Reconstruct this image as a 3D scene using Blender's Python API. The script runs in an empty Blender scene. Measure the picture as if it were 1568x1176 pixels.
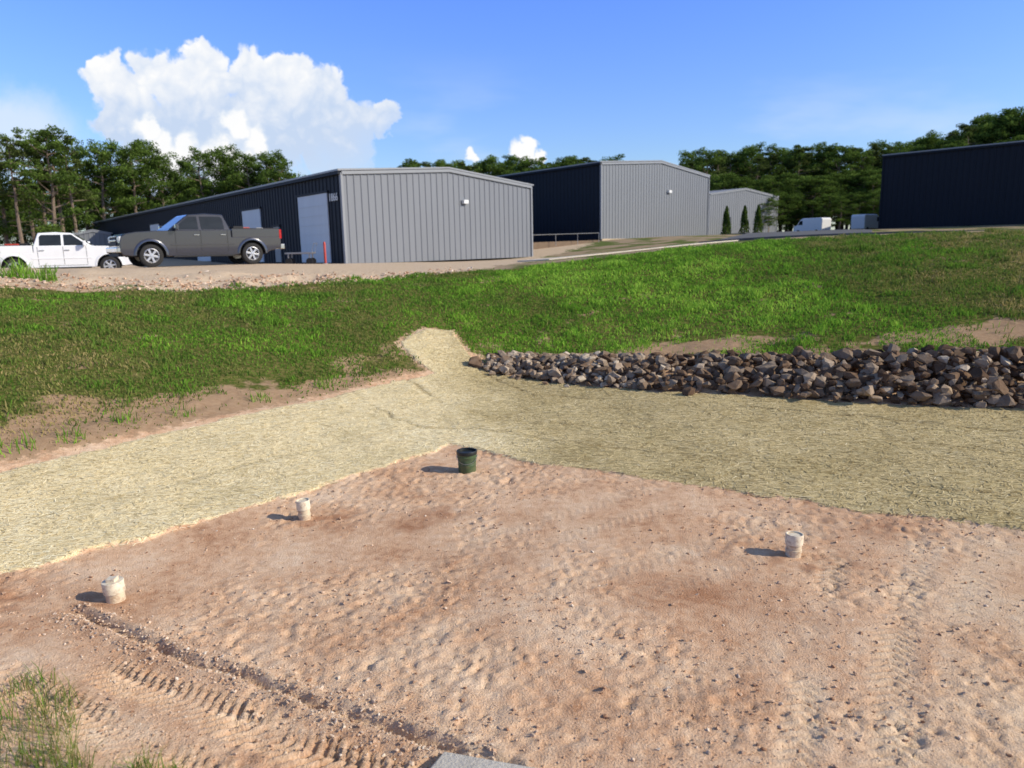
import bpy, bmesh, math, random
import numpy as np
from mathutils import Vector, Matrix
random.seed(7); rng=np.random.default_rng(7)
scene=bpy.context.scene
COL=scene.collection
# ---------------------------------------------------------------- helpers
def link(o,parent=None):
    COL.objects.link(o)
    if parent: o.parent=parent
    return o
def empty(name,loc=(0,0,0),rz=0):
    o=bpy.data.objects.new(name,None); o.location=loc; o.rotation_euler=(0,0,rz); o.empty_display_size=.3
    return link(o)
def npmesh(name,V,F,mats=(),attrs=None,matidx=None,smooth=False):
    V=np.asarray(V,dtype=np.float32); F=np.asarray(F,dtype=np.int32)
    me=bpy.data.meshes.new(name); k=F.shape[1]
    me.vertices.add(len(V)); me.vertices.foreach_set("co",V.ravel())
    me.loops.add(F.size); me.loops.foreach_set("vertex_index",F.ravel())
    me.polygons.add(len(F)); me.polygons.foreach_set("loop_start",np.arange(0,F.size,k,dtype=np.int32))
    try: me.polygons.foreach_set("loop_total",np.full(len(F),k,dtype=np.int32))
    except Exception: pass
    if matidx is not None: me.polygons.foreach_set("material_index",np.asarray(matidx,dtype=np.int32))
    me.update(calc_edges=True)
    me.polygons.foreach_set("use_smooth",np.full(len(F),bool(smooth)))
    for m in mats: me.materials.append(m)
    if attrs:
        for n,a in attrs.items():
            at=me.attributes.new(n,'FLOAT','POINT'); at.data.foreach_set("value",np.asarray(a,dtype=np.float32))
    return me
def pymesh(name,V,F,mats=(),idx=None,smooth=False):
    me=bpy.data.meshes.new(name); me.from_pydata([tuple(v) for v in V],[],[tuple(f) for f in F])
    for m in mats: me.materials.append(m)
    if idx: 
        for p,i in zip(me.polygons,idx): p.material_index=i
    if smooth:
        for p in me.polygons: p.use_smooth=True
    bm=bmesh.new(); bm.from_mesh(me); bmesh.ops.recalc_face_normals(bm,faces=bm.faces); bm.to_mesh(me); bm.free()
    me.update()
    if smooth: me.set_sharp_from_angle(angle=math.radians(38))
    return me
def obj(name,me,parent=None,bevel=0,loc=None):
    o=bpy.data.objects.new(name,me); link(o,parent)
    if loc: o.location=loc
    if bevel:
        b=o.modifiers.new("bevel",'BEVEL'); b.width=bevel; b.segments=2; b.limit_method='ANGLE'; b.angle_limit=math.radians(35)
    return o
def box(name,c,s,mat,parent=None,bevel=0,rz=0):
    x,y,z=[v/2 for v in s]
    V=[(-x,-y,-z),(x,-y,-z),(x,y,-z),(-x,y,-z),(-x,-y,z),(x,-y,z),(x,y,z),(-x,y,z)]
    F=[(0,3,2,1),(4,5,6,7),(0,1,5,4),(1,2,6,5),(2,3,7,6),(3,0,4,7)]
    o=obj(name,pymesh(name,V,F,[mat]),parent,bevel); o.location=c; o.rotation_euler=(0,0,rz); return o
def lathe(name,prof,mats,parent=None,n=32,axis='Z',idx=None,loc=(0,0,0)):
    V=[];F=[];I=[]
    m=len(prof)
    for i in range(n):
        a=2*math.pi*i/n
        for r,h in prof:
            if axis=='Z': V.append((r*math.cos(a),r*math.sin(a),h))
            else: V.append((r*math.cos(a),h,r*math.sin(a)))
    for i in range(n):
        j=(i+1)%n
        for k in range(m-1):
            F.append((i*m+k,j*m+k,j*m+k+1,i*m+k+1)); I.append(idx[k] if idx else 0)
    me=pymesh(name,V,F,mats,I,True)
    o=obj(name,me,parent); o.location=loc
    return o
class NT:
    def __init__(s,tree): s.t=tree
    def n(s,ty,ins=None,**p):
        nd=s.t.nodes.new(ty)
        for k,v in p.items(): setattr(nd,k,v)
        if ins:
            for k,v in ins.items(): s.set(nd.inputs[k],v)
        return nd
    def set(s,sock,v):
        if isinstance(v,bpy.types.NodeSocket): s.t.links.new(v,sock)
        else: sock.default_value=v
    def m(s,op,a,b=0.0,c=0.0,clamp=False):
        nd=s.n('ShaderNodeMath',operation=op,use_clamp=clamp)
        s.set(nd.inputs[0],a); s.set(nd.inputs[1],b); s.set(nd.inputs[2],c); return nd.outputs[0]
    def v(s,op,a,b=(0,0,0)):
        nd=s.n('ShaderNodeVectorMath',operation=op); s.set(nd.inputs[0],a); s.set(nd.inputs[1],b)
        return nd.outputs['Value'] if op in('LENGTH','DISTANCE','DOT_PRODUCT') else nd.outputs[0]
    def mix(s,f,a,b,blend='MIX'):
        nd=s.n('ShaderNodeMix',data_type='RGBA',blend_type=blend)
        s.set(nd.inputs[0],f); s.set(nd.inputs[6],a if isinstance(a,bpy.types.NodeSocket) else (*a,1)); s.set(nd.inputs[7],b if isinstance(b,bpy.types.NodeSocket) else (*b,1))
        return nd.outputs[2]
    def noise(s,scale,detail=4,rough=.5,vec=None,out=0,dist=0,dim='3D'):
        nd=s.n('ShaderNodeTexNoise',noise_dimensions=dim); nd.inputs['Scale'].default_value=scale; nd.inputs['Detail'].default_value=detail; nd.inputs['Roughness'].default_value=rough; nd.inputs['Distortion'].default_value=dist
        if vec is not None: s.set(nd.inputs['Vector'],vec)
        return nd.outputs[out]
    def ss(s,x,a,b):
        nd=s.n('ShaderNodeMapRange',interpolation_type='SMOOTHSTEP'); s.set(nd.inputs[0],x)
        nd.inputs[1].default_value=a; nd.inputs[2].default_value=b; return nd.outputs[0]
    def attr(s,name):
        nd=s.n('ShaderNodeAttribute',attribute_name=name); return nd.outputs['Fac']
    def ramp(s,f,stops):
        nd=s.n('ShaderNodeValToRGB'); s.set(nd.inputs[0],f); e=nd.color_ramp.elements
        while len(e)<len(stops): e.new(.5)
        for el,(p,c) in zip(e,stops): el.position=p; el.color=(*c,1)
        return nd.outputs[0]
def newmat(name):
    m=bpy.data.materials.new(name); m.use_nodes=True; t=m.node_tree; t.nodes.clear()
    h=NT(t); out=h.n('ShaderNodeOutputMaterial'); return m,h,out
def simple(name,col,rough=.6,metal=0,var=.12,scale=3,bump=0,coat=0,spec=.5,dirt=0):
    m,h,out=newmat(name)
    tc=h.n('ShaderNodeTexCoord').outputs['Object']
    nz=h.noise(scale,3,.6,tc)
    c=h.mix(h.m('MULTIPLY',h.m('SUBTRACT',nz,.3),2*1.0,clamp=True),tuple(max(0,x*(1-var)) for x in col),tuple(min(1,x*(1+var)) for x in col))
    if dirt:
        n2=h.noise(scale*1.7,4,.7,tc)
        c=h.mix(h.m('MULTIPLY',h.ss(n2,.45,.66),dirt),c,(.32,.18,.10))
    b=h.n('ShaderNodeBsdfPrincipled'); h.set(b.inputs['Base Color'],c)
    b.inputs['Roughness'].default_value=rough; b.inputs['Metallic'].default_value=metal
    b.inputs['Coat Weight'].default_value=coat; b.inputs['Specular IOR Level'].default_value=spec
    if bump:
        bp=h.n('ShaderNodeBump'); bp.inputs['Strength'].default_value=bump; bp.inputs['Distance'].default_value=.02
        h.set(bp.inputs['Height'],h.noise(scale*8,5,.6,tc)); h.set(b.inputs['Normal'],bp.outputs[0])
    h.set(out.inputs[0],b.outputs[0]); return m
# ---------------------------------------------------------------- numpy noise
_tabs={}
def vn(x,y,seed):
    if seed not in _tabs: _tabs[seed]=np.random.default_rng(seed).random((256,256))
    T=_tabs[seed]; xi=np.floor(x).astype(int); yi=np.floor(y).astype(int)
    fx=x-xi; fy=y-yi; fx=fx*fx*(3-2*fx); fy=fy*fy*(3-2*fy)
    a=T[xi&255,yi&255]; b=T[(xi+1)&255,yi&255]; c=T[xi&255,(yi+1)&255]; d=T[(xi+1)&255,(yi+1)&255]
    return (a*(1-fx)+b*fx)*(1-fy)+(c*(1-fx)+d*fx)*fy
def fbm(x,y,sc,oc=4,seed=1,g=.5):
    r=0;amp=1;tot=0
    cx,cy=.8,.6
    for i in range(oc):
        X=(x*cx-y*cy)*sc+i*17.3; Y=(x*cy+y*cx)*sc+i*9.1
        r=r+amp*vn(X,Y,seed+i); tot+=amp; amp*=g; sc*=2.03
        cx,cy=cx*.7-cy*.714,cx*.714+cy*.7
    return r/tot
def sst(x,a,b):
    t=np.clip((x-a)/(b-a),0,1); return t*t*(3-2*t)
def sdf(X,Y,poly):
    P=np.array(poly,float); n=len(P); d=np.full(X.shape,1e9); ins=np.zeros(X.shape,bool)
    for i in range(n):
        a=P[i]; b=P[(i+1)%n]; e=b-a
        wx=X-a[0]; wy=Y-a[1]; t=np.clip((wx*e[0]+wy*e[1])/(e@e),0,1)
        d=np.minimum(d,(wx-t*e[0])**2+(wy-t*e[1])**2)
        c=((a[1]>Y)!=(b[1]>Y))&(X<(b[0]-a[0])*(Y-a[1])/((b[1]-a[1]) if b[1]!=a[1] else 1e-9)+a[0])
        ins^=c
    d=np.sqrt(d); return np.where(ins,d,-d)
def pdist(X,Y,pts):
    d=np.full(X.shape,1e9); P=np.array(pts,float)
    for i in range(len(P)-1):
        a=P[i];e=P[i+1]-a; wx=X-a[0]; wy=Y-a[1]; t=np.clip((wx*e[0]+wy*e[1])/(e@e),0,1)
        d=np.minimum(d,(wx-t*e[0])**2+(wy-t*e[1])**2)
    return np.sqrt(d)
# ---------------------------------------------------------------- terrain
CP=np.array([(-4.87,6.54,.05),(-3.84,7.66,0),(-2.68,8.89,0),(-.96,10.97,0),(.57,9.86,0),(3.17,8.28,0),(5.26,7.2,0),(0,5,0),(3,4,0),(-3,5,0),(0,3.4,0),(6,3,.05),(-5,4,.15),(9,4.5,.05),
(0,0,1.35),(-2,0,1.35),(2,0,1.3),(0,1.8,.35),(-2.7,2.6,.3),(-4,3,.4),(3,1.5,.4),(10,0,.5),(20,0,1.0),(-10,0,1.0),(-20,5,2.0),(0,-20,1.5),(40,0,2.2),(-40,0,2.2),(0,-60,2),(60,-40,3),(-60,-40,2),
(-6.3,8.75,.4),(-4.5,11.46,.4),(-2.4,14.6,.33),(-1.56,15.6,.3),(-.57,16.4,.25),(2.8,14.3,.1),(6,12.9,.1),(8.6,12.1,.1),(3,11,.02),(7,9.5,.02),(13,10,.2),
(-2.1,18.2,1.0),(-1.5,18.5,.9),(-1.05,17.2,.55),(1.83,17.5,.45),(7.2,15.5,.51),(10.3,14.8,.62),(16,12.5,.75),
(-8.8,12.6,1.15),(-6.4,14.9,1.0),(-12,10,1.4),
(16.4,24,2.88),(12.5,25,2.82),(9.4,26,2.75),(5,26.5,2.48),(2.8,27,2.33),(-1.85,26,2.12),(-4.6,24,2.05),(-9.05,21.5,2.0),(-13.7,20,2.25),(-15.5,23.5,2.55),(-20,18,2.5),(22,21,2.9),(13,18.5,1.75),(5,21,1.35),
(-12,28.8,2.52),(-10,29.2,2.5),(-19.8,34,2.07),(-5,29,2.25),(-8.4,38.5,2.25),(1.5,50.5,2.2),(-52,95,2.6),(1.1,32,2.33),(11.5,40,2.97),(6,36,2.62),(19,38,3.1),
(7.5,62,3.25),(20,77,3.5),(33,68,3.8),(40,60,3.8),(39,110,3.8),(25,35,3.05),(35,30,3.1),(30,20,2.8),(-30,30,2.4),(-40,60,2.5),(-30,60,2.4),(60,60,4.2),(0,150,3.5),(-100,150,3.2),(100,150,5),(-100,60,3),(110,60,5)],float)
def _k(r): r=np.maximum(r,1e-9); return r*r*np.log(r)
_D=np.hypot(CP[:,None,0]-CP[None,:,0],CP[:,None,1]-CP[None,:,1]); n_=len(CP)
A=np.zeros((n_+3,n_+3)); A[:n_,:n_]=_k(_D)+np.eye(n_)*.02; A[:n_,n_]=1; A[:n_,n_+1:]=CP[:,:2]; A[n_,:n_]=1; A[n_+1:,:n_]=CP[:,:2].T
W=np.linalg.solve(A,np.concatenate([CP[:,2],[0,0,0]]))
def tz(X,Y):
    X=np.asarray(X,float);Y=np.asarray(Y,float); sh=X.shape; x=X.ravel(); y=Y.ravel()
    z=W[n_]+W[n_+1]*x+W[n_+2]*y
    for i in range(n_): z=z+W[i]*_k(np.hypot(x-CP[i,0],y-CP[i,1]))
    d=np.hypot(x,y-40); w=sst(d,110,190); z=z*(1-w)+3.6*w
    return z.reshape(sh)
MAT=[(-6.5,4.9),(-4.87,6.54),(-3.84,7.66),(-2.68,8.89),(-.96,10.97),(.57,9.86),(3.17,8.28),(5.26,7.2),(9,5),(16,1),(20,6),(8.6,12.1),(6,12.9),(2.8,14.3),(-.57,16.4),(-1.05,17.2),(-1.5,18.5),(-2.1,18.3),(-2.65,17.1),(-1.7,15.7),(-2.4,14.6),(-4.5,11.4),(-6.3,8.75),(-8.4,6.0)]
GRASS=[(-8.4,6.0),(-6.4,8.95),(-4.6,11.6),(-2.5,14.7),(-1.8,15.8),(-2.7,17.1),(-2.15,18.4),(-1.45,18.6),(-1.0,17.3),(-.1,17.0),(1.83,17.4),(7.2,15.6),(10.3,14.9),(20,10),(70,0),(70,25),(30,24),(16.4,27),(9.4,29),(5,28.3),(2.8,27.8),(-1.85,26.3),(-4.6,24.1),(-6.8,22.2),(-9.05,21.2),(-11.5,19.7),(-13.7,20.0),(-30,17),(-40,8),(-30,0),(-12,2)]
PLAT=[(-4.6,23.8),(-9.05,20.9),(-13.7,19.8),(-30,17),(-60,20),(-70,100),(-52,97),(-8.4,38.5),(1.5,50.5),(-3,60),(3,62),(7.0,60),(2,48),(2,33),(-1,27.0)]
p0=np.array((-.96,10.97)); nr=np.array((.522,.853)); nl=np.array((-.75,.662))
SEAMS=[[(-3.0,13.9),(-2.06,12.3),(-1.35,11.85),(-.16,11.7),(1.15,11.0),(3.55,9.4),(7,7.4)],[(-2.2,15),(-1.15,13.5),(-.29,12.7),(1.25,12.1),(3.95,11.3),(8,9.3)],[(-.6,16.2),(.6,14.5),(3.5,13.1),(8,11)],[(-5.4,10.2),(-2.6,13.2)],[(-5.2,7.9),(-3.2,10.1),(-1.9,11.6),(-1.35,11.85)]]
def fields(X,Y):
    f={}
    eb=(fbm(X,Y,2.2,3,35)-.5)*.22
    f['dmat']=np.clip(sdf(X,Y,MAT)+eb,-2,2)
    f['dgrass']=np.clip(sdf(X,Y,GRASS),-2,2)
    f['dplat']=np.clip(sdf(X,Y,PLAT),-2,2)
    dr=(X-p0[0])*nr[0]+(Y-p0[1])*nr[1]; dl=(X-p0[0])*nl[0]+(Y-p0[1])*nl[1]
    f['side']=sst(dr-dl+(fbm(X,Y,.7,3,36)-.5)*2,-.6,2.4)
    wx=(fbm(X,Y,1.2,3,31)-.5)*.5; wy=(fbm(X,Y,1.2,3,33)-.5)*.5
    seam=0; k=0
    for S_ in SEAMS:
        d=pdist(X+wx,Y+wy,S_); seam=seam+np.exp(-(d/.040)**2)*(.9 if k<3 else .35)*np.where(fbm(X,Y,.8,2,77+k)>.42,1,.3); k+=1
    for q in (1.15,2.3): seam=seam+.25*np.exp(-((dl+wx*.7-q)/.04)**2)*(dr<dl)
    f['seam']=seam*(f['dmat']>-.05)
    wet=0
    for (cx,cy,r,s) in [(-1.17,7.85,.18,1),(-.8,8.2,.22,.8),(-1.95,8.1,.3,.6),(2.95,6.6,.28,.9),(-2.35,8.0,.2,.6),(2.1,6.9,.5,.5),(1.3,6.2,.5,.4),(-3.7,6.1,.3,.4),(1.2,4.6,.35,.4),(-.2,7,.4,.25),(3.9,7.3,.35,.6),(-4.9,6.0,.7,.9),(3.2,7.7,.4,.4),(1.9,5.6,.5,.35)]:
        wet=wet+s*np.exp(-(((X-cx)/1.4)**2+(Y-cy)**2)/r**2)
    f['wet']=wet*(.35+1.1*sst(fbm(X,Y,6,3,55),.35,.65))
    return f
def trackdisp(X,Y):
    z=0; lt=0
    a=np.array((-3.94,5.96)); b=np.array((-.3,3.96)); e=(b-a); L=np.hypot(*e); e=e/L; nn=np.array((-e[1],e[0]))
    s=(X-a[0])*e[0]+(Y-a[1])*e[1]; q=(X-a[0])*nn[0]+(Y-a[1])*nn[1]+(fbm(X,Y,1.2,3,3)-.5)*.22
    win=sst(s,-.1,.2)*(1-sst(s,L+.3,L+.6))
    rg=.3+1.4*fbm(X,Y,5,3,9)
    z=z+win*(-.050*rg*np.exp(-((q+.02)/.04)**2)+.026*rg*np.exp(-((q-.07)/.045)**2)+.026*rg*np.exp(-((q+.12)/.05)**2))
    rub=win*np.exp(-(q/.12)**2)
    for c,w,s0,am in ((-.42,.18,1.0,.022),(-.92,.18,.5,.019),(-1.4,.17,.3,.017),(-1.85,.15,.8,.013)):
        lug=sst(np.sin(2*np.pi*(s+np.abs(q-c)*.75)/.085),-.15,.35)
        m=(1-sst(np.abs(q-c),w-.03,w+.03))*win*sst(s,s0,s0+.5)
        am=am*(.35+1.1*sst(fbm(X,Y,1.6,2,6),.25,.6)); z=z+m*(lug-.65)*am; lt=lt+m*lug*.6
    def trk(a,e,lst,s0,s1,am,tone,z,lt):
        a=np.array(a); e=np.array(e)/np.hypot(*e); nn=np.array((e[1],-e[0]))
        s=(X-a[0])*e[0]+(Y-a[1])*e[1]; q0=(X-a[0])*nn[0]+(Y-a[1])*nn[1]
        for c,w in lst:
            q=q0-c+.12*np.sin(s*.9+c)
            lug=sst(np.sin(2*np.pi*(s+np.abs(q)*.8)/.10),-.2,.3)
            fade=sst(fbm(X,Y,.9,2,200+int(c*10)%40),.3,.55)
            m=np.exp(-(q/w)**4)*sst(s,s0-.6,s0+.6)*(1-sst(s,s1+.3*c,s1+.3*c+1))*(.25+.75*fade)
            z=z+m*am*(-.9+1.0*lug*(.3+fbm(X,Y,2,2,8))); lt=lt+m*tone*(.5+.6*lug)
        return z,lt
    z,lt=trk((2.12,3.77),(.516,.857),((0.05,.15),(.48,.17),(1.0,.15),(1.5,.2),(-.55,.13),(2.2,.2)),-1,2.8,.017,1.0,z,lt)
    z,lt=trk((-1.5,4.6),(.80,.60),((.0,.16),(.45,.16),(-.9,.16),(1.5,.16),(-1.4,.16)),.3,5.0,.007,.5,z,lt)
    return z,rub,lt
def disp(X,Y,f):
    near=1-sst(np.hypot(X,Y-10),16,24)
    wm=sst(f['dmat'],-.02,.03); wg=sst(f['dgrass'],-.2,.2)
    wp=(1-wm)*(1-wg)*near
    am=.25+.9*sst(fbm(X,Y,.9,3,23),.38,.62)
    cl=fbm(X,Y,9,3,21,.7)
    pits=-np.clip(fbm(X,Y,10,2,41)-.66,0,1)
    rid=np.clip(1-np.abs(2*fbm(X*.9+Y*.4,Y*1.1-X*.3,7,3,11)-1)*4,0,1)
    blk=sst(fbm(X,Y,14,2,45),.56,.66)
    z=wp*(.04*(fbm(X,Y,.6,3,5)-.5)+.014*am*(cl-.5)+.08*pits*am-.010*am*rid+.009*am*blk+.011*am*(fbm(X,Y,24,2,51)-.5))
    td,_,_=trackdisp(X,Y); z=z+wp*td
    z=z+near*wm*(.022+.05*(fbm(X,Y,1.3,3,61)-.5)+.018*(fbm(X,Y,6,3,62)-.5)-.022*np.clip(f['seam'],0,1))
    z=z+wg*.12*(fbm(X,Y,1.1,4,71)-.5)*near
    far=(1-near)*.12*(fbm(X,Y,.15,3,81)-.5); z=z+far
    z=z+sst(f['dplat'],-.6,.4)*.42*(fbm(X,Y,1.0,5,91)-.5)*(1-sst(Y,23.5,26))
    return z
def HT(X,Y):
    f=fields(X,Y); return tz(X,Y)+disp(X,Y,f)
def grow(start,step,fac,end):
    r=[start]; s=step
    while abs(r[-1])<abs(end): s*=fac; r.append(r[-1]+s*np.sign(end-start))
    return r[1:]
xs=np.array(sorted(grow(-6,.03,1.045,-1500)+list(np.arange(-6,7,.025))+grow(7-.03,.03,1.045,1500)))
ys=np.array(list(reversed(grow(3,.03,1.12,-900)))+list(np.arange(3,7,.020))+list(np.arange(7,12,.032))+list(np.arange(12,19,.06))+list(np.arange(19,30,.13))+grow(30,.13,1.05,2500))
GX,GY=np.meshgrid(xs,ys); Fd=fields(GX,GY); _,RUB,LUG=trackdisp(GX,GY)
GZ=tz(GX,GY)+disp(GX,GY,Fd)
nx,ny=len(xs),len(ys)
idx=np.arange(nx*ny).reshape(ny,nx)
Q=np.stack([idx[:-1,:-1],idx[:-1,1:],idx[1:,1:],idx[1:,:-1]],-1).reshape(-1,4)
m_ground,h,out=newmat("ground_soil_grass_straw")
P=h.n('ShaderNodeNewGeometry').outputs['Position']
nA=h.noise(1.1,5,.6,P,dim='2D'); nB=h.noise(9,4,.65,P,dim='2D'); nC=h.noise(60,3,.7,P,dim='2D'); nD=h.noise(.35,2,.5,P,dim='2D')
dirt=h.ramp(h.m('ADD',h.m('MULTIPLY',nA,.6),h.m('MULTIPLY',nB,.4)),[(.32,(.46,.25,.14)),(.44,(.62,.385,.235)),(.55,(.71,.485,.315)),(.68,(.79,.59,.41))])
sep=h.n('ShaderNodeSeparateXYZ',{0:P})
sandy=h.m('MULTIPLY',h.ss(h.m('ADD',h.m('ADD',sep.outputs[0],h.m('MULTIPLY',sep.outputs[1],-.6)),h.m('MULTIPLY',nA,3)),.3,4.0),.55)
dirt=h.mix(sandy,dirt,h.mix(nB,(.50,.36,.22),(.74,.58,.40)))
dirt=h.mix(h.m('MULTIPLY',h.ss(nC,.52,.75),.4),dirt,(.78,.61,.45))
dirt=h.mix(h.m('MULTIPLY',h.m('SUBTRACT',1.0,h.ss(nC,.25,.47)),.42),dirt,(.36,.19,.11))
wet=h.m('MULTIPLY',h.attr('wet'),1.0,clamp=True)
dirt=h.mix(h.m('MULTIPLY',wet,.62),dirt,(.32,.14,.07))
dirt=h.mix(h.m('MULTIPLY',h.attr('rub'),.35),dirt,h.mix(nC,(.32,.25,.18),(.62,.53,.42)))
dirt=h.mix(h.m('MULTIPLY',h.attr('lug'),.42,clamp=True),dirt,(.74,.60,.43))
mp=h.n('ShaderNodeMapping',{0:P}); mp.inputs['Scale'].default_value=(14,70,20); mp.inputs['Rotation'].default_value=(0,0,.15)
s1=h.noise(1,3,.7,mp.outputs[0],dist=.6,dim='2D')
mp2=h.n('ShaderNodeMapping',{0:P}); mp2.inputs['Scale'].default_value=(70,12,20); mp2.inputs['Rotation'].default_value=(0,0,.5)
s2=h.noise(1,3,.7,mp2.outputs[0],dist=.6,dim='2D')
st=h.m('MAXIMUM',s1,s2)
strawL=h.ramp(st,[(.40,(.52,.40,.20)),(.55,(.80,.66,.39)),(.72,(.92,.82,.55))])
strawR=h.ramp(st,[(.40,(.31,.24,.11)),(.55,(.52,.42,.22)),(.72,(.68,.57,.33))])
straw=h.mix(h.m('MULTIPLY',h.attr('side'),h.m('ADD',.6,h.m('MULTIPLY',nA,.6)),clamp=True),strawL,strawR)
straw=h.mix(h.m('MULTIPLY',h.ss(nA,.45,.7),.25),straw,(.46,.38,.18))
straw=h.mix(h.m('MULTIPLY',h.attr('seam'),.65,clamp=True),straw,(.17,.12,.065))  # darkened along seams: shadow in the overlap gaps painted into the straw colour
gs=h.mix(h.ss(nB,.4,.62),(.08,.11,.022),(.17,.15,.05))
bare=h.ss(h.m('ADD',h.noise(.8,4,.65,P,dim='2D'),h.m('MULTIPLY',h.attr('lowedge'),.45)),.62,.74)
gs=h.mix(bare,gs,h.mix(nB,(.30,.18,.10),(.50,.35,.22)))
plat=h.mix(nB,(.46,.32,.20),(.66,.52,.37)); plat=h.mix(h.m('MULTIPLY',h.ss(nC,.45,.65),.6),plat,(.64,.54,.42))
wob=h.m('MULTIPLY',h.m('SUBTRACT',h.noise(6,4,.7,P,dim='2D'),.5),.28)
wob2=h.m('MULTIPLY',h.m('SUBTRACT',h.noise(1.3,4,.7,P,dim='2D'),.5),3.4)
other=h.mix(h.ss(nD,.42,.55),h.mix(nB,(.08,.12,.03),(.16,.18,.07)),h.mix(nB,(.28,.2,.13),(.4,.32,.22)))
region=h.ss(sep.outputs[1],19.,21.)
col=h.mix(region,dirt,other)
col=h.mix(h.ss(h.m('ADD',h.attr('dplat'),wob2),-.15,.25),col,plat)
col=h.mix(h.ss(h.m('ADD',h.attr('dgrass'),h.m('MULTIPLY',wob,2.2)),-.06,.10),col,gs)
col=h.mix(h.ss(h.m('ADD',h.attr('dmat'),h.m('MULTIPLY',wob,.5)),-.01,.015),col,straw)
bs=h.n('ShaderNodeBsdfDiffuse'); h.set(bs.inputs['Color'],col)
hgt=h.m('ADD',h.m('ADD',h.m('MULTIPLY',nB,.4),h.m('MULTIPLY',nC,.6)),h.m('MULTIPLY',h.m('MULTIPLY',st,.6),h.ss(h.attr('dmat'),-.02,.02)))
bp=h.n('ShaderNodeBump'); bp.inputs['Strength'].default_value=.8; bp.inputs['Distance'].default_value=.025; h.set(bp.inputs['Height'],hgt); h.set(bs.inputs['Normal'],bp.outputs[0])
h.set(out.inputs[0],bs.outputs[0])
dl_=(GX-p0[0])*nl[0]+(GY-p0[1])*nl[1]
low=(1-sst(dl_,3.2,5.5))*(GX<-1.5)*(Fd['dgrass']>-.3)
sp=np.exp(-(((GX-4.2)/1.5)**2+((GY-17.2)/.55)**2))*1.6+np.exp(-(((GX-10.5)/3)**2+((GY-16.2)/.6)**2))*1.0
low=np.maximum(low,sp)
me=npmesh("ground",np.stack([GX,GY,GZ],-1).reshape(-1,3),Q,[m_ground],{'dmat':Fd['dmat'].ravel(),'dgrass':Fd['dgrass'].ravel(),'dplat':Fd['dplat'].ravel(),'seam':Fd['seam'].ravel(),'side':Fd['side'].ravel(),'wet':np.asarray(Fd['wet']).ravel(),'rub':RUB.ravel(),'lug':LUG.ravel(),'lowedge':low.ravel()},smooth=True)
obj("ground",me)
# ---------------------------------------------------------------- grass
def leafmat(name,stops,trans=.3,rough=.6):
    m,h,out=newmat(name); c=h.ramp(h.attr('tint'),stops)
    d=h.n('ShaderNodeBsdfDiffuse'); h.set(d.inputs['Color'],c)
    t=h.n('ShaderNodeBsdfTranslucent'); h.set(t.inputs[0],c)
    mx=h.n('ShaderNodeMixShader'); mx.inputs[0].default_value=trans; h.set(mx.inputs[1],d.outputs[0]); h.set(mx.inputs[2],t.outputs[0]); h.set(out.inputs[0],mx.outputs[0]); return m
m_grass=leafmat("grass_blades",[(0,(.42,.33,.14)),(.18,(.22,.23,.065)),(.40,(.12,.21,.035)),(.75,(.20,.40,.04)),(1,(.36,.56,.08))],.35)
def blades(px,py,pz,hh,ww,tint,lean=.5):
    n=len(px); a=rng.uniform(0,2*np.pi,n); b=rng.uniform(0,2*np.pi,n); l=rng.uniform(.1,1,n)*lean*hh
    dx=np.cos(a)*ww/2; dy=np.sin(a)*ww/2; lx=np.cos(b)*l; ly=np.sin(b)*l
    V=np.empty((n,5,3))
    V[:,0]=np.stack([px-dx,py-dy,pz-.01],-1); V[:,1]=np.stack([px+dx,py+dy,pz-.01],-1)
    V[:,2]=np.stack([px+dx*.8+lx*.35,py+dy*.8+ly*.35,pz+hh*.55],-1); V[:,3]=np.stack([px-dx*.8+lx*.35,py-dy*.8+ly*.35,pz+hh*.55],-1)
    V[:,4]=np.stack([px+lx,py+ly,pz+hh*rng.uniform(.8,1,n)],-1)
    i=np.arange(n)*5
    T=np.concatenate([np.stack([i,i+1,i+2],-1),np.stack([i,i+2,i+3],-1),np.stack([i+3,i+2,i+4],-1)])
    return V.reshape(-1,3),T,np.repeat(tint,5)
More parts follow.
